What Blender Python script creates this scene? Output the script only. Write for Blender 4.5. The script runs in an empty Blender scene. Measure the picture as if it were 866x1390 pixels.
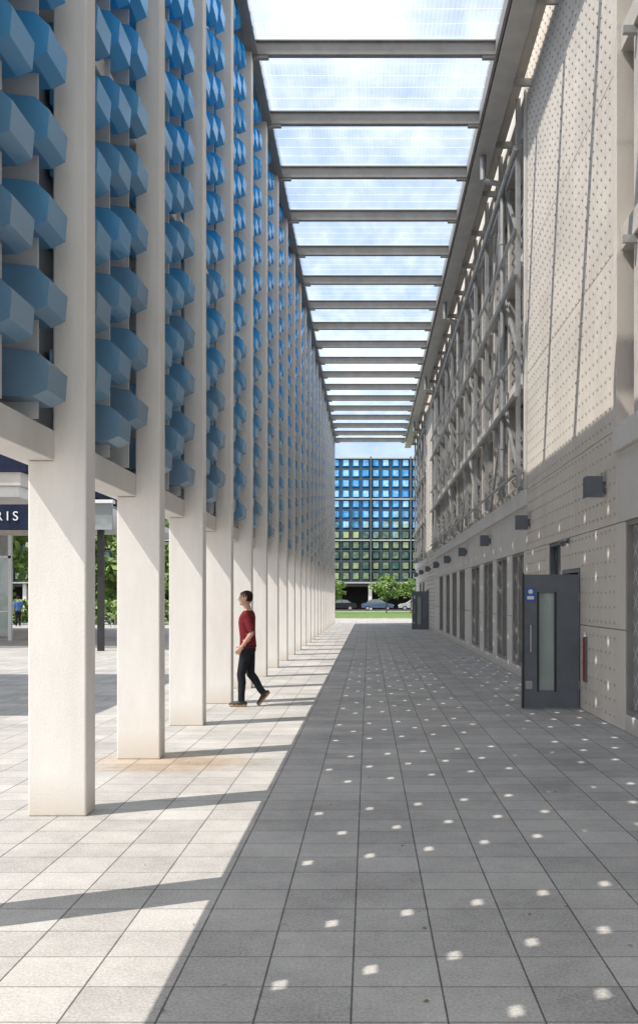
import bpy, math, random
from mathutils import Vector, Matrix, kdtree
random.seed(7)
D=bpy.data
scene=bpy.context.scene
COL=scene.collection
scene.view_settings.view_transform='Standard'
scene.view_settings.look='None'
scene.view_settings.exposure=0

# ---------------------------------------------------------------- helpers
def N(nt,t,**kw):
    n=nt.nodes.new(t)
    for k,v in kw.items(): setattr(n,k,v)
    return n
def M(nt,op,a,b=None,clamp=False):
    n=N(nt,'ShaderNodeMath',operation=op); n.use_clamp=clamp
    for i,v in enumerate((a,b)):
        if v is None: continue
        if isinstance(v,(int,float)): n.inputs[i].default_value=v
        else: nt.links.new(v,n.inputs[i])
    return n.outputs[0]
def mat(name,c1,c2=None,rough=.6,metal=0.,scale=3.,bump=0.,bscale=40.,spec=.5,detail=3,stretch=None,splash=False):
    m=D.materials.new(name); m.use_nodes=True; nt=m.node_tree; b=nt.nodes['Principled BSDF']
    b.inputs['Roughness'].default_value=rough; b.inputs['Metallic'].default_value=metal
    b.inputs['Specular IOR Level'].default_value=spec
    if c2 is None: c2=tuple(x*.8 for x in c1)
    g=N(nt,'ShaderNodeNewGeometry')
    n=N(nt,'ShaderNodeTexNoise'); n.inputs['Scale'].default_value=scale; n.inputs['Detail'].default_value=detail
    n.inputs['Roughness'].default_value=.65
    if stretch:
        mp=N(nt,'ShaderNodeMapping'); mp.inputs['Scale'].default_value=stretch
        nt.links.new(g.outputs['Position'],mp.inputs[0]); nt.links.new(mp.outputs[0],n.inputs['Vector'])
    else: nt.links.new(g.outputs['Position'],n.inputs['Vector'])
    r=N(nt,'ShaderNodeValToRGB'); r.color_ramp.elements[0].position=.3; r.color_ramp.elements[1].position=.7
    r.color_ramp.elements[0].color=(*c2,1); r.color_ramp.elements[1].color=(*c1,1)
    nt.links.new(n.outputs['Fac'],r.inputs[0]); out=r.outputs[0]
    if splash:
        sp=N(nt,'ShaderNodeSeparateXYZ'); nt.links.new(g.outputs['Position'],sp.inputs[0])
        q=M(nt,'ADD',sp.outputs['Z'],M(nt,'MULTIPLY',n.outputs['Fac'],-.35))
        mr=N(nt,'ShaderNodeMapRange'); nt.links.new(q,mr.inputs[0]); mr.inputs[1].default_value=-.18; mr.inputs[2].default_value=.12; mr.inputs[3].default_value=.5; mr.inputs[4].default_value=0
        x=N(nt,'ShaderNodeMix',data_type='RGBA',blend_type='MULTIPLY'); nt.links.new(mr.outputs[0],x.inputs[0]); nt.links.new(out,x.inputs[6]); x.inputs[7].default_value=(.62,.55,.45,1); out=x.outputs[2]
    nt.links.new(out,b.inputs['Base Color'])
    if bump>0:
        n2=N(nt,'ShaderNodeTexNoise'); n2.inputs['Scale'].default_value=bscale; n2.inputs['Detail'].default_value=2
        nt.links.new(g.outputs['Position'],n2.inputs['Vector'])
        bp=N(nt,'ShaderNodeBump'); bp.inputs['Strength'].default_value=bump; bp.inputs['Distance'].default_value=.01
        nt.links.new(n2.outputs['Fac'],bp.inputs['Height']); nt.links.new(bp.outputs[0],b.inputs['Normal'])
    return m

class MB:
    def __init__(s): s.v=[];s.f=[];s.m=[];s.mats=[]
    def mi(s,m):
        if m not in s.mats: s.mats.append(m)
        return s.mats.index(m)
    def add(s,vs,fs,m):
        o=len(s.v); s.v+= [tuple(v) for v in vs]; i=s.mi(m)
        for f in fs: s.f.append([o+k for k in f]); s.m.append(i)
    def box(s,x0,x1,y0,y1,z0,z1,m):
        vs=[(x0,y0,z0),(x1,y0,z0),(x1,y1,z0),(x0,y1,z0),(x0,y0,z1),(x1,y0,z1),(x1,y1,z1),(x0,y1,z1)]
        s.add(vs,[(3,2,1,0),(4,5,6,7),(0,1,5,4),(1,2,6,5),(2,3,7,6),(3,0,4,7)],m)
    def cyl(s,p0,p1,r0,m,r1=None,seg=10):
        if r1 is None: r1=r0
        p0=Vector(p0);p1=Vector(p1);d=(p1-p0).normalized()
        a=d.orthogonal().normalized(); b=d.cross(a)
        vs=[]
        for p,r in((p0,r0),(p1,r1)):
            for i in range(seg):
                t=2*math.pi*i/seg; vs.append(p+a*math.cos(t)*r+b*math.sin(t)*r)
        fs=[(i,(i+1)%seg,seg+(i+1)%seg,seg+i) for i in range(seg)]
        fs+= [tuple(range(seg))[::-1],tuple(range(seg,2*seg))]
        s.add(vs,fs,m)
    def bar(s,p0,p1,w,h,m):
        p0=Vector(p0);p1=Vector(p1);d=(p1-p0).normalized()
        up=Vector((1,0,0)) if abs(d.x)<.9 else Vector((0,0,1))
        a=d.cross(up).normalized(); b=a.cross(d)
        vs=[p+a*sx*w/2+b*sy*h/2 for p in(p0,p1) for sx,sy in((-1,-1),(1,-1),(1,1),(-1,1))]
        s.add(vs,[(3,2,1,0),(4,5,6,7),(0,1,5,4),(1,2,6,5),(2,3,7,6),(3,0,4,7)],m)
    def obj(s,name,parent=None,bevel=0,smooth=False,loc=None,rot=None):
        me=D.meshes.new(name); me.from_pydata(s.v,[],s.f)
        for m in s.mats: me.materials.append(m)
        me.polygons.foreach_set('material_index',s.m)
        if smooth: me.polygons.foreach_set('use_smooth',[True]*len(s.f))
        me.update()
        o=D.objects.new(name,me); COL.objects.link(o)
        if parent: o.parent=parent
        if loc: o.location=loc
        if rot: o.rotation_euler=rot
        if bevel:
            b=o.modifiers.new('bevel','BEVEL'); b.width=bevel; b.segments=2; b.limit_method='ANGLE'
        return o
def empty(name,loc=(0,0,0),rot=(0,0,0)):
    o=D.objects.new(name,None); COL.objects.link(o); o.location=loc; o.rotation_euler=rot; return o

# ---------------------------------------------------------------- materials
m_conc=mat('white_concrete',(.86,.82,.77),(.74,.705,.66),.75,scale=2.2,bump=.2,bscale=60,stretch=(1.6,1.6,.35),detail=5,splash=True)
m_lint=mat('lintel_concrete',(.76,.73,.69),(.66,.63,.59),.75,scale=1.6,bump=.2,stretch=(1,1,.4))
m_panel=mat('precast_panel',(.75,.68,.60),(.65,.585,.515),.8,scale=1.5,bump=.25,bscale=50,stretch=(1,1,.45),detail=5)
m_panel2=mat('precast_panel_light',(.70,.665,.62),(.61,.58,.54),.8,scale=1.3,bump=.2,bscale=50,stretch=(1,1,.5),detail=5,splash=True)
m_slab=mat('slab_edge_concrete',(.64,.59,.53),(.50,.46,.42),.8,scale=1.4,bump=.2)
m_stud=mat('stud',(.52,.47,.42),(.44,.40,.35),.7)
m_joint=mat('joint_dark',(.12,.11,.10),(.08,.08,.075),.9)
m_dark=mat('interior_dark',(.08,.08,.08),(.04,.04,.04),.9)
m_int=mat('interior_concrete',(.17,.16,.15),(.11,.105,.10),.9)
m_steel=mat('galvanised_steel',(.50,.49,.48),(.36,.36,.35),.45,.4,scale=6)
m_beam=mat('painted_beam',(.30,.285,.27),(.23,.22,.21),.55,.1,scale=3)
m_gutter=mat('gutter_aluminium',(.60,.57,.53),(.48,.46,.43),.5,.2,scale=2)
m_grey=mat('dark_grey_metal',(.15,.165,.19),(.125,.14,.16),.45,.2,scale=4)
m_black=mat('black',(.03,.03,.033),(.02,.02,.02),.5)
m_navy=mat('navy_fascia',(.02,.03,.06),(.015,.02,.045),.8,spec=.15)
m_white=mat('white_paint',(.8,.8,.8),(.75,.75,.75),.5)
m_backs=mat('screen_backing',(.28,.31,.34),(.20,.23,.26),.5,.1,scale=2)
m_mull=mat('screen_mullion',(.60,.61,.62),(.52,.53,.54),.5,.1)
m_fmul=mat('far_mullion',(.16,.18,.20),(.11,.13,.15),.5,.2)
m_red=mat('red_paint',(.32,.05,.03),(.25,.04,.03),.5)
m_signblue=mat('sign_blue',(.02,.14,.5),(.02,.12,.45),.4)
m_asph=mat('asphalt',(.06,.06,.06),(.045,.045,.045),.9,scale=2,bump=.2)

def glass_mat(name,c,rough=.08):
    m=D.materials.new(name); m.use_nodes=True; nt=m.node_tree; b=nt.nodes['Principled BSDF']
    b.inputs['Base Color'].default_value=(*c,1); b.inputs['Roughness'].default_value=rough
    b.inputs['Specular IOR Level'].default_value=1.; b.inputs['IOR'].default_value=1.7
    g=N(nt,'ShaderNodeNewGeometry'); n=N(nt,'ShaderNodeTexNoise'); n.inputs['Scale'].default_value=1.3
    nt.links.new(g.outputs['Position'],n.inputs['Vector'])
    bp=N(nt,'ShaderNodeBump'); bp.inputs['Strength'].default_value=.15; bp.inputs['Distance'].default_value=.05
    nt.links.new(n.outputs['Fac'],bp.inputs['Height']); nt.links.new(bp.outputs[0],b.inputs['Normal'])
    return m
m_glass=glass_mat('window_glass',(.26,.28,.28))
m_glassd=glass_mat('dark_glass',(.04,.05,.05))
m_shop=glass_mat('shop_glass',(.30,.36,.34))

def lattice():
    m=glass_mat('lattice_glass',(.2,.2,.2),.15); nt=m.node_tree; b=nt.nodes['Principled BSDF']
    g=N(nt,'ShaderNodeNewGeometry'); sp=N(nt,'ShaderNodeSeparateXYZ'); nt.links.new(g.outputs['Position'],sp.inputs[0])
    y,z=sp.outputs['Y'],sp.outputs['Z']
    a=M(nt,'PINGPONG',M(nt,'ADD',y,z),.16); c=M(nt,'PINGPONG',M(nt,'SUBTRACT',y,z),.16)
    mn=M(nt,'MINIMUM',a,c); f=M(nt,'LESS_THAN',mn,.022)
    mx=N(nt,'ShaderNodeMix',data_type='RGBA'); nt.links.new(f,mx.inputs[0])
    mx.inputs[6].default_value=(.30,.30,.29,1); mx.inputs[7].default_value=(.55,.54,.52,1)
    nt.links.new(mx.outputs[2],b.inputs['Base Color']); return m
m_latt=lattice()

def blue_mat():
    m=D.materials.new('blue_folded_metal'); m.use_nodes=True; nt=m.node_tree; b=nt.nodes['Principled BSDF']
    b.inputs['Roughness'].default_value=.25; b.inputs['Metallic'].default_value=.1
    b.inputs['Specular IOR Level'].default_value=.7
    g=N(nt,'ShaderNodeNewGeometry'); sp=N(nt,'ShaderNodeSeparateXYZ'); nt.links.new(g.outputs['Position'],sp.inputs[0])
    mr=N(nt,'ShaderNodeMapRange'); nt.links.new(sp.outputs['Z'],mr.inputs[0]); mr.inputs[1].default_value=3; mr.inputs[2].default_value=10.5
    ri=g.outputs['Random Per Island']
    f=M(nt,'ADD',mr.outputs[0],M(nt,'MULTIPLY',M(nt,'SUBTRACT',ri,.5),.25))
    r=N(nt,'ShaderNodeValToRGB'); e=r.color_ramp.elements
    e[0].position=0; e[0].color=(.17,.29,.41,1); e[1].position=1; e[1].color=(.02,.44,.98,1)  # sky reflection painted into base colour: slate low down, vivid blue higher up
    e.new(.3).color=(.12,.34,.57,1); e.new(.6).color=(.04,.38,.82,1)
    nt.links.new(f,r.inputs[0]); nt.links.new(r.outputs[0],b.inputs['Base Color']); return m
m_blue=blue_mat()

def paving():
    m=D.materials.new('paving_slabs'); m.use_nodes=True; nt=m.node_tree; b=nt.nodes['Principled BSDF']
    b.inputs['Roughness'].default_value=.85; b.inputs['Specular IOR Level'].default_value=.3
    g=N(nt,'ShaderNodeNewGeometry'); sp=N(nt,'ShaderNodeSeparateXYZ'); nt.links.new(g.outputs['Position'],sp.inputs[0])
    S=.379
    n2=N(nt,'ShaderNodeTexNoise'); n2.inputs['Scale'].default_value=.8; n2.inputs['Detail'].default_value=5; n2.inputs['Roughness'].default_value=.7
    n1=N(nt,'ShaderNodeTexNoise'); n1.inputs['Scale'].default_value=70; n1.inputs['Detail'].default_value=2; n1.inputs['Roughness'].default_value=.8
    n4=N(nt,'ShaderNodeTexNoise'); n4.inputs['Scale'].default_value=7; n4.inputs['Detail'].default_value=4; n4.inputs['Roughness'].default_value=.75
    for n in(n1,n2,n4): nt.links.new(g.outputs['Position'],n.inputs['Vector'])
    u=M(nt,'DIVIDE',M(nt,'ADD',sp.outputs['X'],.068+379.0),S); v=M(nt,'DIVIDE',M(nt,'ADD',sp.outputs['Y'],500.),S*.86)
    fu=M(nt,'PINGPONG',u,.5); fv=M(nt,'PINGPONG',v,.5)
    jn=M(nt,'MULTIPLY',M(nt,'SUBTRACT',n4.outputs['Fac'],.5),.012)
    mu=N(nt,'ShaderNodeMapRange'); nt.links.new(M(nt,'ADD',fu,jn),mu.inputs[0]); mu.inputs[1].default_value=.004; mu.inputs[2].default_value=.016
    mv=N(nt,'ShaderNodeMapRange'); nt.links.new(M(nt,'ADD',fv,jn),mv.inputs[0]); mv.inputs[1].default_value=.005; mv.inputs[2].default_value=.020
    face=M(nt,'MINIMUM',mu.outputs[0],M(nt,'ADD',M(nt,'MULTIPLY',mv.outputs[0],.75),.25))
    cb=N(nt,'ShaderNodeCombineXYZ'); nt.links.new(M(nt,'FLOOR',u),cb.inputs[0]); nt.links.new(M(nt,'FLOOR',v),cb.inputs[1])
    wn=N(nt,'ShaderNodeTexWhiteNoise',noise_dimensions='3D'); nt.links.new(cb.outputs[0],wn.inputs['Vector'])
    val=M(nt,'ADD',M(nt,'MULTIPLY',wn.outputs['Value'],.09),.30)
    val=M(nt,'ADD',val,M(nt,'MULTIPLY',n1.outputs['Fac'],.50))
    val=M(nt,'ADD',val,M(nt,'MULTIPLY',n2.outputs['Fac'],.40))
    val=M(nt,'ADD',val,M(nt,'MULTIPLY',n4.outputs['Fac'],.16))
    val=M(nt,'SUBTRACT',val,.445)
    # worn-in spots (gum, drips)
    vo=N(nt,'ShaderNodeTexVoronoi'); vo.inputs['Scale'].default_value=3.2; nt.links.new(g.outputs['Position'],vo.inputs['Vector'])
    spot=M(nt,'MULTIPLY',M(nt,'LESS_THAN',M(nt,'ADD',vo.outputs['Distance'],M(nt,'MULTIPLY',n4.outputs['Fac'],.04)),.065),.10)
    val=M(nt,'SUBTRACT',val,spot)
    cc=N(nt,'ShaderNodeMix',data_type='RGBA',blend_type='MULTIPLY'); cc.inputs[0].default_value=1
    cc.inputs[6].default_value=(1.0,.955,.90,1)
    cv=N(nt,'ShaderNodeCombineXYZ')
    for i in range(3): nt.links.new(val,cv.inputs[i])
    nt.links.new(cv.outputs[0],cc.inputs[7])
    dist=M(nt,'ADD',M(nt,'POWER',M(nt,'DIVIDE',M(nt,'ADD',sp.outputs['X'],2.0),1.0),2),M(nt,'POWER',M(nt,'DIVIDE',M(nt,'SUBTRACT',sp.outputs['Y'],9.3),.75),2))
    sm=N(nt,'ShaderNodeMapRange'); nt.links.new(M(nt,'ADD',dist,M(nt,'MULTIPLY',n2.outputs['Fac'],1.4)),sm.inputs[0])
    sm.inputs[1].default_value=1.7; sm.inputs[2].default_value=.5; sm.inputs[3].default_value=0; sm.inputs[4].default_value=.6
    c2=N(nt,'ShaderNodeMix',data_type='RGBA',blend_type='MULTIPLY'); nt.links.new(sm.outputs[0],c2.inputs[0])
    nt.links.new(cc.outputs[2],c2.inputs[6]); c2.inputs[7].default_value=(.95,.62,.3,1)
    jm=N(nt,'ShaderNodeMix',data_type='RGBA'); nt.links.new(face,jm.inputs[0])
    jm.inputs[6].default_value=(.09,.085,.075,1); nt.links.new(c2.outputs[2],jm.inputs[7])
    nt.links.new(jm.outputs[2],b.inputs['Base Color'])
    bp=N(nt,'ShaderNodeBump'); bp.inputs['Strength'].default_value=.35; bp.inputs['Distance'].default_value=.006
    h=M(nt,'ADD',face,M(nt,'MULTIPLY',n1.outputs['Fac'],.5))
    nt.links.new(h,bp.inputs['Height']); nt.links.new(bp.outputs[0],b.inputs['Normal'])
    return m
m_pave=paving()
m_grass=mat('grass_mat',(.16,.24,.05),(.07,.13,.03),.9,scale=1.2,bump=.8,bscale=15)
m_land=mat('land',(.18,.2,.1),(.12,.13,.08),.95,scale=.1)

# ---------------------------------------------------------------- ground
def sheet(name,x0,x1,y0,y1,z,m):
    b=MB(); b.add([(x0,y0,z),(x1,y0,z),(x1,y1,z),(x0,y1,z)],[(0,1,2,3)],m); return b.obj(name)
sheet('ground',-900,900,-300,1500,-.012,m_land)
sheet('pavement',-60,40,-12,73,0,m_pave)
sheet('lawn',-60,60,73.1,111,-.002,m_grass)
sheet('road',-200,200,111,127.5,-.004,m_asph)
b=MB(); b.box(-60,60,72.9,73.1,-.05,.06,m_slab); b.box(-60,60,110.9,111.05,-.05,.1,m_slab); b.obj('kerb')

# ---------------------------------------------------------------- left screen colonnade
K0,K1=-3,21; BY=2.46; Y0=6.95; TH=.24; RZ=.27; ZT=11.5+RZ
scr=empty('screen_colonnade',(-.07,0,0))
cb=MB(); lb=MB()
for k in range(K0,K1+1):
    y=Y0+BY*k
    pr=[(-2.06,0),(-2.06,ZT),(-2.31,ZT),(-2.31,2.69),(-2.50,2.69),(-2.50,0)]
    n=6; vs=[(p[0],y,p[1]) for p in pr]+[(p[0],y+TH,p[1]) for p in pr]
    cb.add(vs,[(0,1,2,3,4,5),(11,10,9,8,7,6)]+[(i,n+i,n+(i+1)%n,(i+1)%n) for i in range(n)],m_conc)
cb.obj('columns',scr,.012)
ya=Y0+BY*K0; yb=Y0+BY*K1+TH
for z0,z1 in((2.69,2.92),(6.3,6.5),(9.95,10.15)):
    lb.box(-2.60,-2.305,ya-.1,yb+.1,z0+.002,z1,m_lint)
lb.box(-2.62,-2.16,ya-.1,yb+.1,ZT+.002,ZT+.28,m_conc)
lb.obj('lintels',scr,.01)
bm_=MB(); mu=MB(); hb=MB()
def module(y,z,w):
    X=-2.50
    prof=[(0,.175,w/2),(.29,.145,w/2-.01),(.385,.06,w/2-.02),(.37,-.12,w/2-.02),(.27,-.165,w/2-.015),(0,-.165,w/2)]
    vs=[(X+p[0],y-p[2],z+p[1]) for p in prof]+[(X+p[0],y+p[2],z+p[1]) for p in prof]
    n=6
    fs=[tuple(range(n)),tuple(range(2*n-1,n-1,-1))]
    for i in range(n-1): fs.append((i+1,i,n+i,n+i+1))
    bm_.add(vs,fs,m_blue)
W=.42; PZ=.58
ci=0
for k in range(K0,K1):
    y=Y0+BY*k+TH; clear=BY-TH
    gap=(clear-3*W)/4
    ys=[y+gap+W/2+i*(W+gap) for i in range(3)]
    holes=[y+.012]+[c+W/2+.005 for c in ys[:2]]
    for i,c in enumerate(ys):
        off=.29*(ci%2)
        z=3.20+off
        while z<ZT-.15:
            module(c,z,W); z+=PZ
        mu.box(-2.545,-2.26,c-.012,c+.012,2.92,ZT,m_mull)
        hy=holes[i]; HW=.09; HH=.085
        zz=2.92; hz=3.22+off+.1
        while hz<ZT-.3:
            hb.add([(-2.55,hy,zz),(-2.55,hy+HW,zz),(-2.55,hy+HW,hz),(-2.55,hy,hz)],[(0,1,2,3)],m_backs)
            zz=hz+HH; hz+=PZ
        hb.add([(-2.55,hy,zz),(-2.55,hy+HW,zz),(-2.55,hy+HW,ZT),(-2.55,hy,ZT)],[(0,1,2,3)],m_backs)
        nxt=holes[i+1] if i<2 else Y0+BY*(k+1)+TH+.012
        hb.add([(-2.55,hy+HW,2.92),(-2.55,nxt,2.92),(-2.55,nxt,ZT),(-2.55,hy+HW,ZT)],[(0,1,2,3)],m_backs)
        ci+=1
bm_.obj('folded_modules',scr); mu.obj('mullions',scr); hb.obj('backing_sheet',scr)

# ---------------------------------------------------------------- glass roof
roof=empty('glass_canopy_roof',(0,0,RZ))
rb=MB()
rb.box(-2.225,-2.10,ya,yb,11.36,11.74,m_beam)
rb.box(-2.10,-2.02,ya,yb,11.34,11.37,m_beam)
rb.box(2.33,2.38,ya,yb,11.36,11.74,m_beam)
for k in range(K0,K1+1):
    y=Y0+BY*k+TH/2
    rb.box(-2.10,2.33,y-.012,y+.012,11.37,11.60,m_beam)
    rb.box(-2.10,2.33,y-.06,y+.06,11.345,11.37,m_beam)
    rb.box(-2.10,2.33,y-.06,y+.06,11.60,11.62,m_beam)
    rb.box(-2.10,-1.83,y-.045,y+.045,11.29,11.343,m_beam)
    rb.box(2.09,2.33,y-.045,y+.045,11.29,11.343,m_beam)
yy=ya+.2
while yy<yb:
    rb.box(-2.099,-2.07,yy,yy+.05,11.42,11.70,m_steel); yy+=.41
rb.obj('steel_frame',roof)
def roofglass():
    m=D.materials.new('corrugated_clear_sheet'); m.use_nodes=True; nt=m.node_tree
    nt.nodes.remove(nt.nodes['Principled BSDF']); out=nt.nodes['Material Output']
    g=N(nt,'ShaderNodeNewGeometry'); sp=N(nt,'ShaderNodeSeparateXYZ'); nt.links.new(g.outputs['Position'],sp.inputs[0])
    tr=N(nt,'ShaderNodeBsdfTransparent'); tr.inputs[0].default_value=(.96,.975,.985,1)
    tl=N(nt,'ShaderNodeBsdfTranslucent'); tl.inputs[0].default_value=(.9,.92,.95,1)
    gl=N(nt,'ShaderNodeBsdfGlossy'); gl.inputs['Roughness'].default_value=.12
    no=N(nt,'ShaderNodeTexNoise'); no.inputs['Scale'].default_value=1.3; no.inputs['Detail'].default_value=4
    mp=N(nt,'ShaderNodeMapping'); mp.inputs['Scale'].default_value=(1.6,.5,1)
    nt.links.new(g.outputs['Position'],mp.inputs[0]); nt.links.new(mp.outputs[0],no.inputs['Vector'])
    wob=M(nt,'MULTIPLY',no.outputs['Fac'],.05)
    ly=M(nt,'LESS_THAN',M(nt,'PINGPONG',M(nt,'ADD',M(nt,'ADD',sp.outputs['Y'],100),wob),.205),.010)
    lx=M(nt,'PINGPONG',M(nt,'ADD',M(nt,'ADD',sp.outputs['X'],100),wob),.04)
    dirt=M(nt,'ADD',M(nt,'MULTIPLY',M(nt,'POWER',no.outputs['Fac'],2.),.45),.02)
    f=M(nt,'ADD',dirt,M(nt,'ADD',M(nt,'MULTIPLY',ly,.30),M(nt,'MULTIPLY',lx,1.8)),True)
    m1=N(nt,'ShaderNodeMixShader'); nt.links.new(f,m1.inputs[0]); nt.links.new(tr.outputs[0],m1.inputs[1]); nt.links.new(tl.outputs[0],m1.inputs[2])
    m2=N(nt,'ShaderNodeMixShader'); m2.inputs[0].default_value=.05; nt.links.new(m1.outputs[0],m2.inputs[1]); nt.links.new(gl.outputs[0],m2.inputs[2])
    nt.links.new(m2.outputs[0],out.inputs[0]); return m
m_roof=roofglass()
rg=MB(); rg.add([(-2.10,ya,11.64),(2.36,ya,11.64),(2.36,yb,11.64),(-2.10,yb,11.64)],[(0,1,2,3)],m_roof); rg.obj('glazing',roof)

# ---------------------------------------------------------------- right building
gar=empty('parking_garage')
WX=3.16; YE=61.; YS=-4.
wb=MB(); st=MB(); pn=MB(); rl=MB(); gl=MB(); dk=MB()
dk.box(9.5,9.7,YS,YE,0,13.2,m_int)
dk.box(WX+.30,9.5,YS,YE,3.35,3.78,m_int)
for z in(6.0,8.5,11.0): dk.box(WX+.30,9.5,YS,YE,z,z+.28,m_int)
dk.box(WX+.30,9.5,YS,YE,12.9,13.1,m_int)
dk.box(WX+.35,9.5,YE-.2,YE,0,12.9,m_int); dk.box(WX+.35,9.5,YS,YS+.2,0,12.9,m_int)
opens=[(YS,11.7),(18.3,43.9),(49.5,61.)]
solids=[(11.7,18.3),(43.9,49.5)]
wins=[(8.6,11.35),(15.15,16.15),(18.75,20.3),(21.0,22.7),(23.4,25.3),(26.2,28.3),(30.2,32),(33,34.8),(35.8,37.6),(39,41),(52,54),(55,57)]
doors=[(13.75,14.95,2.1),(48.2,50.1,2.1)]
def wall_piece(y0,y1,z0,z1,m=m_panel2):
    n=max(1,round((y1-y0)/1.5)); w=(y1-y0)/n
    for i in range(n):
        pn.box(WX,WX+.12,y0+i*w+.006,y0+(i+1)*w-.006,z0+.005,z1-.005,m)
segs=sorted([(a,b_,.22,2.6,'w') for a,b_ in wins]+[(a,b_,0,h,'d') for a,b_,h in doors])
cur=YS
for a,b_,z0,z1,t in segs+[(YE,YE,0,0,'e')]:
    if a>cur:
        mm=m_panel if (cur>=11.3 and a<=18.8) else m_panel2
        for q0,q1 in((0,1.25),(1.25,2.6)): wall_piece(cur,a,q0,q1,mm)
    if t=='w':
        dkw=(14<a<16)
        wall_piece(a,b_,0,z0)
        gl.box(WX+.09,WX+.10,a,b_,z0,z1,m_glassd if dkw else m_latt)
        fm=m_grey if dkw else m_beam
        for yy in((a,b_-.06) if dkw else (a,b_-.06,(a+b_)/2-.03)): gl.box(WX+.02,WX+.09,yy,yy+.06,z0,z1,fm)
        gl.box(WX+.02,WX+.085,a+.06,b_-.06,z0,z0+.06,fm); gl.box(WX+.02,WX+.085,a+.06,b_-.06,z1-.06,z1,fm)
    if t=='d':
        dk.box(WX+1.2,WX+1.25,a-.2,b_+.2,0,z1+.2,m_dark)
        gl.box(WX-.015,WX+.1,a,a+.06,0,z1,m_grey); gl.box(WX-.015,WX+.1,b_-.06,b_,0,z1,m_grey); gl.box(WX-.015,WX+.1,a+.06,b_-.06,z1-.06,z1,m_grey)
        wall_piece(a,b_,z1,2.6,m_panel)
    cur=b_
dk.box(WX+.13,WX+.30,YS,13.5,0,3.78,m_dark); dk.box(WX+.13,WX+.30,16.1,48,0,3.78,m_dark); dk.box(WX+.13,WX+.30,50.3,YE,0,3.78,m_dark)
wall_piece(YS,11.7,2.6,3.5); wall_piece(18.3,43.9,2.6,3.5); wall_piece(49.5,YE,2.6,3.5)
for a,b_ in solids: wall_piece(a,b_,2.6,3.8,m_panel)
for a,b_ in opens: wb.box(WX-.06,WX+.32,a,b_,3.5,3.82,m_lint)
def studs(y0,y1,z0,z1,skip=()):
    y=y0+.11
    while y<y1-.05:
        z=z0+.13
        while z<z1-.05:
            if not any(a-.08<y<b_+.08 and z<h+.08 for a,b_,h in skip):
                r=.021
                st.add([(WX-.001,y-r,z-r),(WX-.001,y+r,z-r),(WX-.001,y+r,z+r),(WX-.001,y-r,z+r),(WX-.024,y,z)],[(0,1,4),(1,2,4),(2,3,4),(3,0,4)],m_stud)
            z+=.2
        y+=.22
for a,b_ in solids:
    n=4; w=(b_-a)/n
    zs=[3.8,6.1,8.4,10.7,13.2]
    for i in range(n):
        for q0,q1 in zip(zs[:-1],zs[1:]):
            pn.box(WX,WX+.12,a+i*w+.007,a+(i+1)*w-.007,q0+.006,q1-.006,m_panel)
    dk.box(WX+.13,WX+.3,a,b_,3.8,13.2,m_joint)
    studs(a,b_,0,13.1,doors+[(15.15,16.15,2.6)])
    pn.box(WX-.05,WX+.5,a-.16,a-.004,3.83,13.2,m_panel); pn.box(WX-.05,WX+.5,b_+.004,b_+.16,3.83,13.2,m_panel2)
for a,b_ in opens:
    a2=a+(0.17 if a>0 else 0); b2=b_-(.17 if b_<60 else 0)
    near=a<0
    for z in(6.0,8.5,11.0):
        wb.box(WX,WX+.3,a2,b2,z,z+.30,m_slab)
    wb.box(WX,WX+.3,a2,b2,11.85,13.2,m_panel2)
    y=a2+.1; i=0
    while y<b2:
        wb.box(WX+.05,WX+.42,y,y+.28,3.82,11.85,m_slab)
        if not near: rl.bar((WX-.12,y+.14,3.9),(WX-.12,y+.14,11.8),.09,.09,m_steel)
        for z in(5.9,8.4,10.9):
            rl.box(WX-.12,WX+.05,y+.11,y+.17,z,z+.09,m_steel)
        yn=min(y+2.46,b2)
        if yn-y>1.5:
            for z0,z1 in((3.82,6.0),(6.3,8.5),(8.8,11.0)):
                for h in(.25,.5,.75,1.0,1.2):
                    rl.cyl((WX+.12,y+.28,z0+h),(WX+.12,yn,z0+h),.022,m_steel,seg=6)
                for q in(.33,.66):
                    rl.box(WX+.1,WX+.16,y+q*(yn-y),y+q*(yn-y)+.05,z0,z0+1.25,m_steel)
                rl.box(WX+.3,WX+.34,y+.3,yn,z0+.45,z0+.72,m_gutter)
                if not near:
                    if i%3==0: rl.bar((WX-.04,y+.2,z0+.05),(WX-.04,yn,z1-.05),.06,.06,m_steel)
                    if i%3==1: rl.bar((WX-.04,y+.2,z1-.05),(WX-.04,yn,z0+.05),.06,.06,m_steel)
                if (i+int(z0))%2==0 or near:
                    for j in range(18 if near else 14):
                        zz=z0+1.3+j*.055
                        if zz<z1-.05: rl.box(WX+.16,WX+.2,y+.28,y+.28+(yn-y)*(.85 if near else .45),zz,zz+.02,m_steel)
        y+=2.46; i+=1
    for z in(4.15,5.75,6.65,8.2,9.1,10.7):
        if near: continue
        rl.cyl((WX-.2,a2,z),(WX-.2,b2,z),.035 if z not in(5.75,8.2,10.7) else .055,m_steel,seg=8)
    y=a2+1
    while y<b2:
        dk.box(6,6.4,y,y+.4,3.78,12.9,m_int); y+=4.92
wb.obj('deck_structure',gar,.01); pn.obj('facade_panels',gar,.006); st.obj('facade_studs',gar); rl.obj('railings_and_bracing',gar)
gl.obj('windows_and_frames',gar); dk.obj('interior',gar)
gu=MB()
gu.box(2.40,2.80,ya,YE,11.33+RZ,11.60+RZ,m_gutter)
gu.box(2.39,2.44,ya,YE,11.602+RZ,11.75+RZ,m_gutter)
gu.box(2.76,2.82,ya,YE,11.602+RZ,11.95+RZ,m_gutter)
gu.box(2.82,3.04,ya,YE,11.52+RZ,11.60+RZ,m_slab)
y=ya+1
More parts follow.
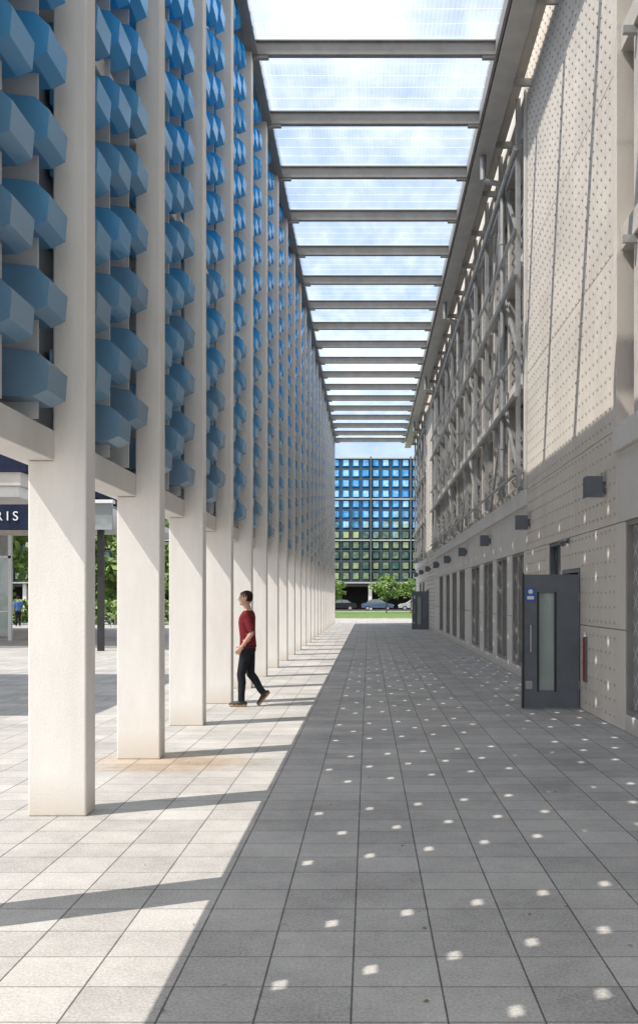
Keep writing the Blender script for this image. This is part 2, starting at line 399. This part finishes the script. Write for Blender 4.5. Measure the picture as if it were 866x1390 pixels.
while y<YE:
    gu.box(2.82,WX,y,y+.06,11.30+RZ,11.44+RZ,m_steel)
    y+=2.46
for y in(20.7,31,41.5,52):
    gu.cyl((2.58,y,11.34+RZ),(2.58,y,11.05),.07,m_steel); gu.cyl((2.58,y,11.05),(3.02,y,10.95),.06,m_steel)
    gu.cyl((3.02,y,10.98),(3.02,y,3.9),.06,m_steel)
    for z in(5,7.2,9.6): gu.cyl((3.02,y,z),(3.02,y,z+.1),.075,m_steel)
gu.obj('gutter_and_downpipes',gar)

y=12.3
while y<60:
    if not any(a-.2<y<b_+.2 for a,b_,h in doors):
        l=MB()
        l.box(-.27,-.05,-.10,.10,-.14,.14,m_grey)
        l.box(-.05,0,-.05,.05,-.07,.07,m_grey)
        l.box(-.255,-.065,-.085,.085,-.148,-.14,m_white)
        l.obj('wall_lamp',loc=(WX-.002,y,3.13),bevel=.008)
    y+=5.75
c=MB(); c.box(-.03,0,-.04,.04,-.04,.04,m_grey); c.cyl((-.03,0,0),(-.12,0,-.03),.02,m_grey); c.cyl((-.12,-.12,-.05),(-.12,.08,-.02),.045,m_grey)
c.obj('security_camera',loc=(WX-.002,14.5,2.55))
c=MB(); c.box(-.03,0,-.07,.07,-.33,.33,m_grey); c.box(-.04,-.03,-.055,.055,-.31,.31,m_red)
c.box(-.05,-.04,.03,.045,-.04,.04,m_steel); c.obj('dry_riser_cabinet',loc=(WX-.002,13.35,.76),bevel=.004)

def door(y):
    e=empty('open_steel_door',(0,y,0))
    d=MB(); x0,x1=2.31,3.12; g0,g1=2.52,2.77; z0,z1=.28,1.72
    d.box(x0,g0,0,.05,.02,2.0,m_grey); d.box(g1,x1,0,.05,.02,2.0,m_grey)
    d.box(g0,g1,0,.05,.02,z0,m_grey); d.box(g0,g1,0,.05,z1,2.0,m_grey)
    d.box(g0,g1,.02,.03,z0,z1,m_shop)
    for a in((g0-.02,g0+.012,z0-.02,z1+.02),(g1-.012,g1+.02,z0-.02,z1+.02)): d.box(a[0],a[1],-.008,-.001,a[2],a[3],m_black)
    d.box(x0-.03,x0-.002,-.02,.07,.02,2.02,m_black)
    d.obj('leaf',e)
    h=MB(); h.cyl((x0+.09,-.06,.85),(x0+.09,-.06,1.25),.014,m_steel); h.cyl((x0+.09,-.06,.87),(x0+.09,0,.87),.01,m_steel); h.cyl((x0+.09,-.06,1.23),(x0+.09,0,1.23),.01,m_steel)
    h.cyl((x1,.02,.3),(x1,.02,.42),.016,m_steel); h.cyl((x1,.02,1.6),(x1,.02,1.72),.016,m_steel)
    h.box(x0+.02,x0+.12,-.012,-.001,.30,.42,m_steel)
    h.obj('handle_and_hinges',e)
    s=MB(); s.box(x0+.03,x0+.16,-.005,-.001,1.60,1.80,m_signblue); s.box(x0+.045,x0+.145,-.007,-.005,1.63,1.68,m_white)
    s.cyl((x0+.095,-.007,1.745),(x0+.095,-.005,1.745),.035,m_white,seg=16)
    s.obj('notice',e)
door(13.66); door(48.05)

# ---------------------------------------------------------------- far office block
ob=empty('blue_office_building')
def far_mat(name,lo,hi,var,rough=.25,metal=.2):
    m=D.materials.new(name); m.use_nodes=True; nt=m.node_tree; b=nt.nodes['Principled BSDF']
    b.inputs['Roughness'].default_value=rough; b.inputs['Metallic'].default_value=metal
    g=N(nt,'ShaderNodeNewGeometry'); sp=N(nt,'ShaderNodeSeparateXYZ'); nt.links.new(g.outputs['Position'],sp.inputs[0])
    no=N(nt,'ShaderNodeTexNoise'); no.inputs['Scale'].default_value=.55; no.inputs['Detail'].default_value=3; nt.links.new(g.outputs['Position'],no.inputs['Vector'])
    no2=N(nt,'ShaderNodeTexNoise'); no2.inputs['Scale'].default_value=2.2; no2.inputs['Detail'].default_value=4; nt.links.new(g.outputs['Position'],no2.inputs['Vector'])
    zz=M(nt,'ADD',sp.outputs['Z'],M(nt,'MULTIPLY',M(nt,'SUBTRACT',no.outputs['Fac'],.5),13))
    mr=N(nt,'ShaderNodeMapRange'); nt.links.new(zz,mr.inputs[0]); mr.inputs[1].default_value=10; mr.inputs[2].default_value=13.5  # painted reflections: tree greens low, sky blues high, mixed into base colour
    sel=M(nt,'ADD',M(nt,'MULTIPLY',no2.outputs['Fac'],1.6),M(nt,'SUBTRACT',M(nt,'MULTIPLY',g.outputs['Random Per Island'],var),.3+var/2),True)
    def mixc(fac,a,c):
        x=N(nt,'ShaderNodeMix',data_type='RGBA'); nt.links.new(fac,x.inputs[0])
        for i,q in((6,a),(7,c)):
            if isinstance(q,tuple): x.inputs[i].default_value=(*q,1)
            else: nt.links.new(q,x.inputs[i])
        return x.outputs[2]
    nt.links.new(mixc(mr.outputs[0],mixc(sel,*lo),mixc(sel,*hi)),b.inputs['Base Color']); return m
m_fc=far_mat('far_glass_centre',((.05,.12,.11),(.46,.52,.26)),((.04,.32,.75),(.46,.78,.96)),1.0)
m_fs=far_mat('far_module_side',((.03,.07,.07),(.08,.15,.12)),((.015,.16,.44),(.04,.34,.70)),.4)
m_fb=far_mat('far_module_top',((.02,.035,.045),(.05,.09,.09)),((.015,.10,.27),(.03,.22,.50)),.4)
fg=MB(); fr=MB(); YF=130.; PX=1.40; PZF=1.45
nx=64
for i in range(nx):
    x0=-22*PX*2+i*PX+.35
    for j in range(12):
        z0=4.0+j*PZF
        a=.10; X0,X1=x0+a,x0+PX-a; Z0,Z1=z0+a,z0+PZF-a; c=.33; dY=.35
        I0,I1,J0,J1=x0+c,x0+PX-c,z0+c+.02,z0+PZF-c+.06
        o=[(X0,YF,Z0),(X1,YF,Z0),(X1,YF,Z1),(X0,YF,Z1)]; p=[(I0,YF-dY,J0),(I1,YF-dY,J0),(I1,YF-dY,J1),(I0,YF-dY,J1)]
        fg.add(o+p,[(0,1,5,4)],m_fb); fg.add(o+p,[(1,2,6,5),(3,0,4,7)],m_fs); fg.add(o+p,[(2,3,7,6)],m_fb)
        fg.add(p,[(0,1,2,3)],m_fc)
    if i%4==0: fr.box(x0-.10,x0+.10,YF-.55,YF,4,21.6,m_fmul)
fr.box(-62,30,YF+.002,YF+.3,3.8,21.4,m_fmul)
for z in(3.72,9.72,15.52,21.3): fr.box(-62,30,YF-.5,YF+.001,z,z+.17,m_mull)
fr.box(-62,30,YF+.3,YF+22,3.3,21.4,m_int)
fr.box(-62,30,YF+12,YF+12.3,0,3.3,m_dark)
for i in range(15): fr.box(-61+i*6.1,-60.5+i*6.1,YF,YF+.6,0,3.7,m_conc)
fg.obj('window_modules',ob); fr.obj('frame',ob)

# ---------------------------------------------------------------- left background station building
sb=empty('station_building')
s=MB()
s.box(-30,-13.9,36,47,0,.12,m_slab)
s.box(-30,-17.2,44,44.2,.12,4.94,m_white)
for i in range(8):
    x=-13.95-i*1.9
    s.box(x-.06,x+.06,35.8,35.95,.0,4.1,m_white)
    s.box(x-1.84,x-.06,35.86,35.87,.15,3.2,m_shop)
    s.box(x-1.84,x-.06,35.82,35.85,1.1,1.16,m_white)
s.box(-30,-13.9,35.8,35.92,3.2,3.3,m_white)
s.box(-32,-11.4,30,48,4.95,5.3,m_lint)
s.box(-32,-11.3,29.9,48.1,5.31,5.75,m_slab)
s.box(-32,-11.1,29.8,48.2,5.76,7.2,m_navy)
s.box(-32,-13.2,36,36.3,4.1,4.94,m_slab)
s.obj('shell',sb)
s=MB()
s.box(-10.3,-7.9,28.3,40,4.22,4.42,m_white); s.box(-10.3,-7.85,28.2,28.29,3.75,4.55,m_glass); s.box(-10.35,-7.8,28.1,28.4,4.56,4.66,m_white)
s.box(-8.42,-8.24,28.6,28.78,0,4.21,m_black); s.box(-8.9,-8.7,38,38.2,0,4.21,m_black)
s.obj('canopy',sb)
s=MB(); s.box(-40,-7.7,11.4,18.3,5.3,5.6,m_grey); s.box(-40,-7.66,11.35,18.35,5.601,5.68,m_white)
for x in(-9,-16,-23,-30): s.cyl((x,15,0),(x,15,5.3),.11,m_grey,seg=14)
s.obj('plaza_shelter')
sg=empty('shop_sign'); s=MB(); s.box(-19,-10.8,29.5,29.75,3.85,4.66,m_navy); s.obj('board',sg,.01)
tc=D.curves.new('lettering','FONT'); tc.body='BRIOCHE PARIS'; tc.size=.42; tc.extrude=.01; tc.align_x='RIGHT'; tc.space_character=1.5
to=D.objects.new('lettering',tc); COL.objects.link(to); to.location=(-11.2,29.48,4.14); to.rotation_euler=(math.pi/2,0,0); to.parent=sg; tc.materials.append(m_white)

for i in range(5):
    c=MB(); r=.022
    p=[(0,0,0),(0,0,.7),(.1,0,.8),(.6,0,.8),(.7,0,.7),(.7,0,0)]
    for a,b_ in zip(p[:-1],p[1:]): c.cyl(a,b_,r,m_steel,seg=8)
    c.cyl((.0,0,.35),(.7,0,.35),.015,m_steel,seg=8)
    c.obj('bicycle_rack',loc=(-16.2+i*.95,52,0),rot=(0,0,.5))

# ---------------------------------------------------------------- trees
def leafmat(name,c1,c2):
    m=D.materials.new(name); m.use_nodes=True; nt=m.node_tree; b=nt.nodes['Principled BSDF']
    b.inputs['Roughness'].default_value=.6
    g=N(nt,'ShaderNodeNewGeometry'); r=N(nt,'ShaderNodeValToRGB')
    r.color_ramp.elements[0].color=(*c1,1); r.color_ramp.elements[1].color=(*c2,1)
    nt.links.new(g.outputs['Random Per Island'],r.inputs[0]); nt.links.new(r.outputs[0],b.inputs['Base Color'])
    return m
m_leaf=leafmat('leaves',(.06,.12,.02),(.24,.36,.08)); m_bark=mat('bark',(.14,.10,.07),(.08,.06,.04),.9,scale=8)
def tree(loc,h,r,trunk,n=1500,ls=.16,name='tree'):
    e=empty(name,loc); t=MB()
    t.cyl((0,0,0),(0.05,0,trunk),.03*h*.45+.03,m_bark,.02*h*.4+.02)
    for i in range(9):
        a=i*2.4; q=random.uniform(.35,.95)
        p1=Vector((math.cos(a)*r*q*.8,math.sin(a)*r*q*.8,trunk+(h-trunk)*random.uniform(.25,.85)))
        t.cyl((0.05,0,trunk*random.uniform(.8,1)),p1,.02*h*.3,m_bark,.012,seg=6)
    t.cyl((0.05,0,trunk),(0,0,h*.85),.02*h*.4,m_bark,.02,seg=6)
    t.obj('trunk',e)
    l=MB(); cl=[]
    for i in range(26):
        u=random.uniform(-1,1); a=random.uniform(0,6.283); s_=math.sqrt(1-u*u)*random.uniform(.5,1)
        cl.append((Vector((math.cos(a)*s_*r,math.sin(a)*s_*r,trunk*.9+(h-trunk*.9)*(.5+.45*u))),r*random.uniform(.22,.42)))
    for i in range(n):
        c,cr=random.choice(cl)
        d=Vector((random.gauss(0,1),random.gauss(0,1),random.gauss(0,.8))).normalized()*cr*random.uniform(.5,1.05)
        p=c+d; a=Vector((random.gauss(0,1),random.gauss(0,1),random.gauss(0,1))).normalized(); b_=a.orthogonal().normalized()
        s_=ls*random.uniform(.6,1.3)
        l.add([p-a*s_,p+b_*s_*.6,p+a*s_,p-b_*s_*.6],[(0,1,2,3)],m_leaf)
    l.obj('leaves',e)
random.seed(3)
tree((2.0,102,0),3.9,1.7,1.9,1200,.16)
tree((-3.6,98,0),3.6,1.2,1.7,800,.15)
tree((4.6,100,0),3.6,1.2,1.7,800,.15)
for x,y,h in((-16,60,8.5),(-20,63,9),(-25,62,8),(-14.5,74,8),(-10,80,7)):
    tree((x,y,0),h,2.9,1.6,2400,.28)
hb2=MB()
for i in range(3500):
    p=Vector((random.uniform(-40,-11),57+random.uniform(-.6,.6),random.uniform(.05,1.5))); a=Vector((random.gauss(0,1),random.gauss(0,1),random.gauss(0,1))).normalized(); c=a.orthogonal().normalized()
    hb2.add([p-a*.2,p+c*.13,p+a*.2,p-c*.13],[(0,1,2,3)],m_leaf)
hb2.obj('hedge')

# ---------------------------------------------------------------- cars
def car(loc,col,rot=0):
    mp=mat('car_paint',col,tuple(c*.9 for c in col),.25,.3)
    e=empty('parked_car',loc,(0,0,rot))
    prof=[(-2.1,.35),(-2.12,.75),(-1.95,.95),(-1.55,1.02),(-.95,1.43),(-.2,1.5),(.5,1.42),(1.15,1.0),(1.95,.86),(2.12,.65),(2.1,.35)]
    def wd(z): return .88 if z<1.03 else .88-(z-1.03)*.5
    b_=MB(); n=len(prof)
    vs=[(p[0],-wd(p[1]),p[1]) for p in prof]+[(p[0],wd(p[1]),p[1]) for p in prof]
    fs=[tuple(range(n)),tuple(range(2*n-1,n-1,-1))]+[(i+1,i,n+i,n+i+1) for i in range(n-1)]+[(0,n-1,2*n-1,n)]
    b_.add(vs,fs,mp)
    for s_ in(-1,1):
        q=[(-1.35,1.04),(-.9,1.36),(-.25,1.42),(-.25,1.04)]; q2=[(-.17,1.04),(-.17,1.42),(.45,1.35),(.95,1.04)]
        for w in(q,q2): b_.add([(p[0],s_*(wd(p[1])+.006),p[1]) for p in w],[(0,1,2,3)],m_glassd)
    b_.add([(-1.5,-.72,1.065),(-1.5,.72,1.065),(-1.0,.6,1.41),(-1.0,-.6,1.41)],[(0,1,2,3)],m_glassd)
    b_.add([(1.1,-.74,1.05),(1.1,.74,1.05),(.55,.62,1.40),(.55,-.62,1.40)],[(0,1,2,3)],m_glassd)
    for s_ in(-1,1):
        b_.box(-2.13,-2.1,s_*.7-.12,s_*.7+.12,.7,.82,m_red); b_.box(2.1,2.14,s_*.62-.15,s_*.62+.15,.62,.75,m_white)
    b_.obj('body',e,.03)
    w=MB()
    for x in(-1.3,1.3):
        for s_ in(-.80,.80):
            w.cyl((x,s_-.1,.32),(x,s_+.1,.32),.32,m_black,seg=18); w.cyl((x,s_-.105,.32),(x,s_+.105,.32),.19,m_steel,seg=12)
    w.obj('wheels',e)
cols=[(.05,.06,.08),(.5,.5,.52),(.03,.03,.035),(.1,.16,.25),(.6,.6,.6),(.04,.04,.05),(.3,.04,.03)]
for i,c in enumerate(cols): car((-13.5+i*4.9,122,0),c,0 if i%2 else math.pi)

# ---------------------------------------------------------------- people
def person(name,loc,rotz,shirt,pants,hair,walk=True,scale=1.):
    """local +X is the direction the figure faces, +Y is its left"""
    V=[];F=[];LB=[]
    def ring_loft(rings,label,seg=20):
        o=len(V)
        for c,rx,ry in rings:
            for i in range(seg):
                t=2*math.pi*i/seg; V.append((c[0]+rx*math.cos(t),c[1]+ry*math.sin(t),c[2])); LB.append(label)
        for k in range(len(rings)-1):
            for i in range(seg):
                F.append((o+k*seg+i,o+k*seg+(i+1)%seg,o+(k+1)*seg+(i+1)%seg,o+(k+1)*seg+i))
        F.append(tuple(o+i for i in range(seg))[::-1]); e_=o+(len(rings)-1)*seg; F.append(tuple(e_+i for i in range(seg)))
    def ball(c,r,label,sc=(1,1,1),ns=12,nr=8,tilt=0):
        o=len(V)
        for j in range(1,nr):
            ph=math.pi*j/nr
            for i in range(ns):
                t=2*math.pi*i/ns; x=r*sc[0]*math.sin(ph)*math.cos(t); y=r*sc[1]*math.sin(ph)*math.sin(t); z=r*sc[2]*math.cos(ph)
                if tilt: x,z=x*math.cos(tilt)+z*math.sin(tilt),-x*math.sin(tilt)+z*math.cos(tilt)
                V.append((c[0]+x,c[1]+y,c[2]+z)); LB.append(label)
        tp=Vector((0,0,r*sc[2]))
        if tilt: tp=Vector((tp.z*math.sin(tilt),0,tp.z*math.cos(tilt)))
        V.append(tuple(Vector(c)+tp)); LB.append(label); V.append(tuple(Vector(c)-tp)); LB.append(label)
        T=len(V)-2; B=len(V)-1
        for j in range(nr-2):
            for i in range(ns): F.append((o+j*ns+i,o+(j+1)*ns+i,o+(j+1)*ns+(i+1)%ns,o+j*ns+(i+1)%ns))
        for i in range(ns): F.append((T,o+i,o+(i+1)%ns)); q=o+(nr-2)*ns; F.append((B,q+(i+1)%ns,q+i))
    def limb(pts,label,seg=14):
        for (a,ra),(b_,rb) in zip(pts[:-1],pts[1:]):
            a=Vector(a); b_=Vector(b_); d=(b_-a); n=max(2,int(d.length/.03)); d.normalize(); u=d.orthogonal().normalized(); w=d.cross(u)
            o=len(V)
            for k in range(n+1):
                t=k/n; p=a.lerp(b_,t); r=ra+(rb-ra)*t
                for i in range(seg):
                    th=2*math.pi*i/seg; V.append(tuple(p+u*math.cos(th)*r+w*math.sin(th)*r)); LB.append(label)
            for k in range(n):
                for i in range(seg): F.append((o+k*seg+i,o+k*seg+(i+1)%seg,o+(k+1)*seg+(i+1)%seg,o+(k+1)*seg+i))
            F.append(tuple(o+i for i in range(seg))[::-1]); F.append(tuple(o+n*seg+i for i in range(seg)))
        for p,r in pts: ball(p,r,label,(1,1,1))
    SK,SH,PT,HR,SHO,SOLE,DK=range(7)
    ring_loft([((-.005,0,.90),.130,.176),((-.005,0,.96),.126,.170),((0,0,1.06),.120,.158),((.008,0,1.17),.124,.164),((.012,0,1.28),.130,.178),((.005,0,1.36),.124,.188),((-.005,0,1.42),.10,.165),((-.01,0,1.455),.075,.11),((-.005,0,1.475),.06,.07)],SH)
    ring_loft([((-.005,0,.80),.10,.15),((-.01,0,.86),.118,.162),((-.005,0,.905),.115,.16)],PT)
    limb([((-.005,0,1.44),.058),((.018,0,1.54),.054)],SK)
    hc=(.035,0,1.642)
    ball(hc,.1,SK,(.96,.76,1.10),20,14)
    ball((.062,0,1.588),.062,SK,(.95,.86,.92),16,10)
    ball((.105,0,1.556),.022,SK,(.8,1.1,.8))
    limb([((.125,0,1.655),.009),((.145,0,1.622),.014)],SK)
    ball((.118,0,1.588),.014,SK,(.8,1.7,.7))
    ball((.112,0,1.672),.02,SK,(.7,2.2,.5))
    for s_ in(-1,1):
        ball((.028,s_*.077,1.637),.026,SK,(.7,.35,1.15))
        ball((.115,s_*.031,1.652),.010,DK,(.6,1.1,.6))
    ball((.018,0,1.683),.1,HR,(1.02,.80,.84),20,14,.15); ball((-.018,0,1.655),.08,HR,(.78,.92,.9),18,12)
    ball((.068,0,1.716),.048,HR,(1,1.15,.6))
    if walk:
        lf=dict(hip=(.005,.085,.86),kn=(.09,.085,.49),an=(.085,.08,.09))
        rr=dict(hip=(-.01,-.085,.86),kn=(-.03,-.085,.49),an=(-.22,-.09,.19))
    else:
        lf=dict(hip=(0,.085,.86),kn=(.02,.09,.49),an=(0,.1,.09)); rr=dict(hip=(0,-.085,.86),kn=(.02,-.09,.49),an=(0,-.1,.09))
    for q in(lf,rr):
        h,k,a=Vector(q['hip']),Vector(q['kn']),Vector(q['an'])
        limb([(h,.096),(h.lerp(k,.45),.085),(k,.066),(k.lerp(a,.3)+Vector((-.012,0,0)),.063),(k.lerp(a,.8),.053),(a+Vector((0,0,.015)),.053)],PT)
    def foot(a,pitch):
        a=Vector(a); c,s_=math.cos(pitch),math.sin(pitch)
        def P(x,z,y=0): return (a.x+x*c+z*s_,a.y+y,a.z-x*s_+z*c)
        limb([(P(-.055,-.045),.036),(P(.02,-.035),.042),(P(.10,-.047),.036),(P(.165,-.052),.028)],SHO)
        limb([(P(-.01,.0),.042),(P(0,-.03),.044)],SHO)
        limb([(P(-.065,-.072),.016),(P(.17,-.074),.015)],SOLE)
        limb([(P(-.06,-.072,.022),.016),(P(.16,-.074,.026),.015)],SOLE); limb([(P(-.06,-.072,-.022),.016),(P(.16,-.074,-.022),.015)],SOLE)
    foot(lf['an'],0); foot(rr['an'],.85 if walk else 0)
    def arm(s_,el,wr,hd):
        sh=Vector((-.005,s_*.178,1.392)); el=Vector(el); wr=Vector(wr); mid=sh.lerp(el,.80)
        limb([(sh,.066),(sh.lerp(el,.4),.062),(mid,.060)],SH)
        limb([(sh.lerp(el,.7),.043),(el,.038),(el.lerp(wr,.3),.038),(wr,.025)],SK)
        hd=Vector(hd).normalized()
        side=Vector((0,s_,0)); nrm=hd.cross(side).normalized()
        limb([(wr,.024),(wr+hd*.035+nrm*.012,.021),(wr+hd*.085+nrm*.012,.018)],SK,10); limb([(wr+hd*.03-nrm*.014,.02),(wr+hd*.085-nrm*.016,.017)],SK,10)
        for i,(o_,L) in enumerate(((.032,.066),(.011,.078),(-.011,.073),(-.031,.056))):
            b0=wr+hd*.088+nrm*o_; cu=(hd*.86-side*.5).normalized(); b1=b0+(hd*.95-side*.25).normalized()*L*.5; b2=b1+cu*L*.5
            limb([(b0,.0098),(b1,.009),(b2,.0078)],SK,8)
        t0=wr+hd*.03+nrm*.03; t1=t0+(hd*.6+nrm*.7).normalized()*.035; t2=t1+(hd*.95+nrm*.15).normalized()*.03
        limb([(t0,.014),(t1,.0115),(t2,.0095)],SK,8)
    if walk:
        arm(1,(-.09,.222,1.12),(.055,.195,.925),(.60,-.12,-.78))
        arm(-1,(-.02,-.225,1.12),(.09,-.215,.89),(.3,0,-.95))
    else:
        arm(1,(-.03,.235,1.12),(.03,.24,.87),(.2,0,-1)); arm(-1,(-.03,-.235,1.12),(.03,-.24,.87),(.2,0,-1))
    me=D.meshes.new('body'); me.from_pydata(V,[],F); me.update()
    src=D.objects.new('src',me); COL.objects.link(src)
    r=src.modifiers.new('r','REMESH'); r.mode='VOXEL'; r.voxel_size=.0075; r.use_smooth_shade=True
    s2=src.modifiers.new('s','SMOOTH'); s2.factor=.5; s2.iterations=2
    dg=bpy.context.evaluated_depsgraph_get(); ev=src.evaluated_get(dg); nm=D.meshes.new_from_object(ev)
    D.objects.remove(src)
    mats=[mat('skin',(.55,.33,.23),(.50,.29,.20),.5,scale=20),mat('shirt',shirt,tuple(x*.65 for x in shirt),.9,scale=9,bump=1.,bscale=9,spec=.2),mat('trousers',pants,tuple(x*.6 for x in pants),.9,scale=9,bump=1.,bscale=9,spec=.2),
          mat('hair',hair,tuple(x*.5 for x in hair),.8,scale=80,bump=.6,bscale=120,spec=.2),mat('shoe',(.035,.03,.028),(.02,.02,.02),.6),mat('sole',(.42,.25,.12),(.35,.2,.1),.7),m_black]
    nm.materials.clear()
    for m in mats: nm.materials.append(m)
    kd=kdtree.KDTree(len(V))
    for i,v in enumerate(V): kd.insert(v,i)
    kd.balance()
    for p in nm.polygons:
        c=p.center; co,i,d=kd.find(c); lab=LB[i]
        if lab==HR:
            if c.x>.095 and c.z<1.70: lab=SK
            if c.x>.045 and c.z<1.665: lab=SK
            if c.z<1.585: lab=SK
        if lab==SK and c.z>1.60 and c.x<.015 and abs(c.y)<.074: lab=HR
        if lab==SH and c.z>1.462: lab=SK
        p.material_index=lab; p.use_smooth=True
    e=empty(name,loc,(0,0,rotz)); e.scale=(scale,)*3
    o=D.objects.new('body',nm); COL.objects.link(o); o.parent=e
    return e
person('walking_man',(-1.84,14.05,.0),math.pi,(.19,.020,.028),(.022,.024,.032),(.035,.02,.013),True,1.0)
person('pedestrian',(-20.35,53.5,0),math.pi/2+.4,(.12,.25,.55),(.03,.03,.04),(.04,.03,.02),False,1.0)

random.seed(11)
lv=MB(); m_dead=mat('dead_leaf',(.22,.16,.05),(.10,.12,.03),.8)
for i in range(150):
    x=random.uniform(-4,3); y=random.uniform(3,30); s_=random.uniform(.006,.016); a=random.uniform(0,6.28)
    c_,d_=math.cos(a)*s_,math.sin(a)*s_
    lv.add([(x-c_,y-d_,.006),(x+d_*.5,y-c_*.5,.012),(x+c_,y+d_,.005),(x-d_*.5,y+c_*.5,.006)],[(0,1,2,3)],m_dead)
lv.obj('fallen_leaves')

# ---------------------------------------------------------------- light
tv=Vector((1,.42,-1.5)).normalized()
sl=D.lights.new('sun','SUN'); sl.energy=5.0; sl.angle=math.radians(.3); sl.color=(1,.95,.87)
so=D.objects.new('sun',sl); COL.objects.link(so); so.rotation_euler=tv.to_track_quat('-Z','Y').to_euler(); so.location=(-10,-5,30)
w=D.worlds.new('World'); scene.world=w; w.use_nodes=True; nt=w.node_tree; bg=nt.nodes['Background']
sky=N(nt,'ShaderNodeTexSky',sky_type='NISHITA'); sky.sun_disc=False
sky.sun_elevation=math.asin(-tv.z); sky.sun_rotation=math.atan2(-tv.x,-tv.y); sky.air_density=1.0; sky.dust_density=.8; sky.ozone_density=1.2
tc=N(nt,'ShaderNodeTexCoord'); mp=N(nt,'ShaderNodeMapping'); mp.inputs['Scale'].default_value=(1.1,1.1,2.6); mp.inputs['Location'].default_value=(.3,.2,.1)
nt.links.new(tc.outputs['Generated'],mp.inputs[0])
no=N(nt,'ShaderNodeTexNoise'); no.inputs['Scale'].default_value=3.0; no.inputs['Detail'].default_value=6; no.inputs['Roughness'].default_value=.55
nt.links.new(mp.outputs[0],no.inputs['Vector'])
sx=N(nt,'ShaderNodeSeparateXYZ'); nt.links.new(tc.outputs['Generated'],sx.inputs[0])
fac=M(nt,'SUBTRACT',no.outputs['Fac'],M(nt,'MULTIPLY',sx.outputs['Y'],.10))  # extra cloud added towards -Y, unseen behind the camera, to raise ambient fill
rp=N(nt,'ShaderNodeValToRGB'); rp.color_ramp.elements[0].position=.36; rp.color_ramp.elements[1].position=.60
rp.color_ramp.elements[0].color=(.12,.12,.12,1); rp.color_ramp.elements[1].color=(1,1,1,1)
nt.links.new(fac,rp.inputs[0])
br=N(nt,'ShaderNodeMix',data_type='RGBA',blend_type='MIX'); br.inputs[0].default_value=.6
nt.links.new(sky.outputs[0],br.inputs[6]); br.inputs[7].default_value=(2.9,4.7,7.2,1)
mx=N(nt,'ShaderNodeMix',data_type='RGBA'); nt.links.new(rp.outputs[0],mx.inputs[0]); nt.links.new(br.outputs[2],mx.inputs[6]); mx.inputs[7].default_value=(9.0,9.2,9.6,1)
nt.links.new(mx.outputs[2],bg.inputs[0]); bg.inputs[1].default_value=.15

# ---------------------------------------------------------------- camera
cd=D.cameras.new('camera'); cd.sensor_fit='HORIZONTAL'; cd.sensor_width=36; cd.lens=36*1250/866
cd.shift_x=-67/866; cd.shift_y=117/866; cd.clip_end=3000
co=D.objects.new('camera',cd); COL.objects.link(co); co.location=(0,0,1.65); co.rotation_euler=(math.pi/2,0,0)
scene.camera=co
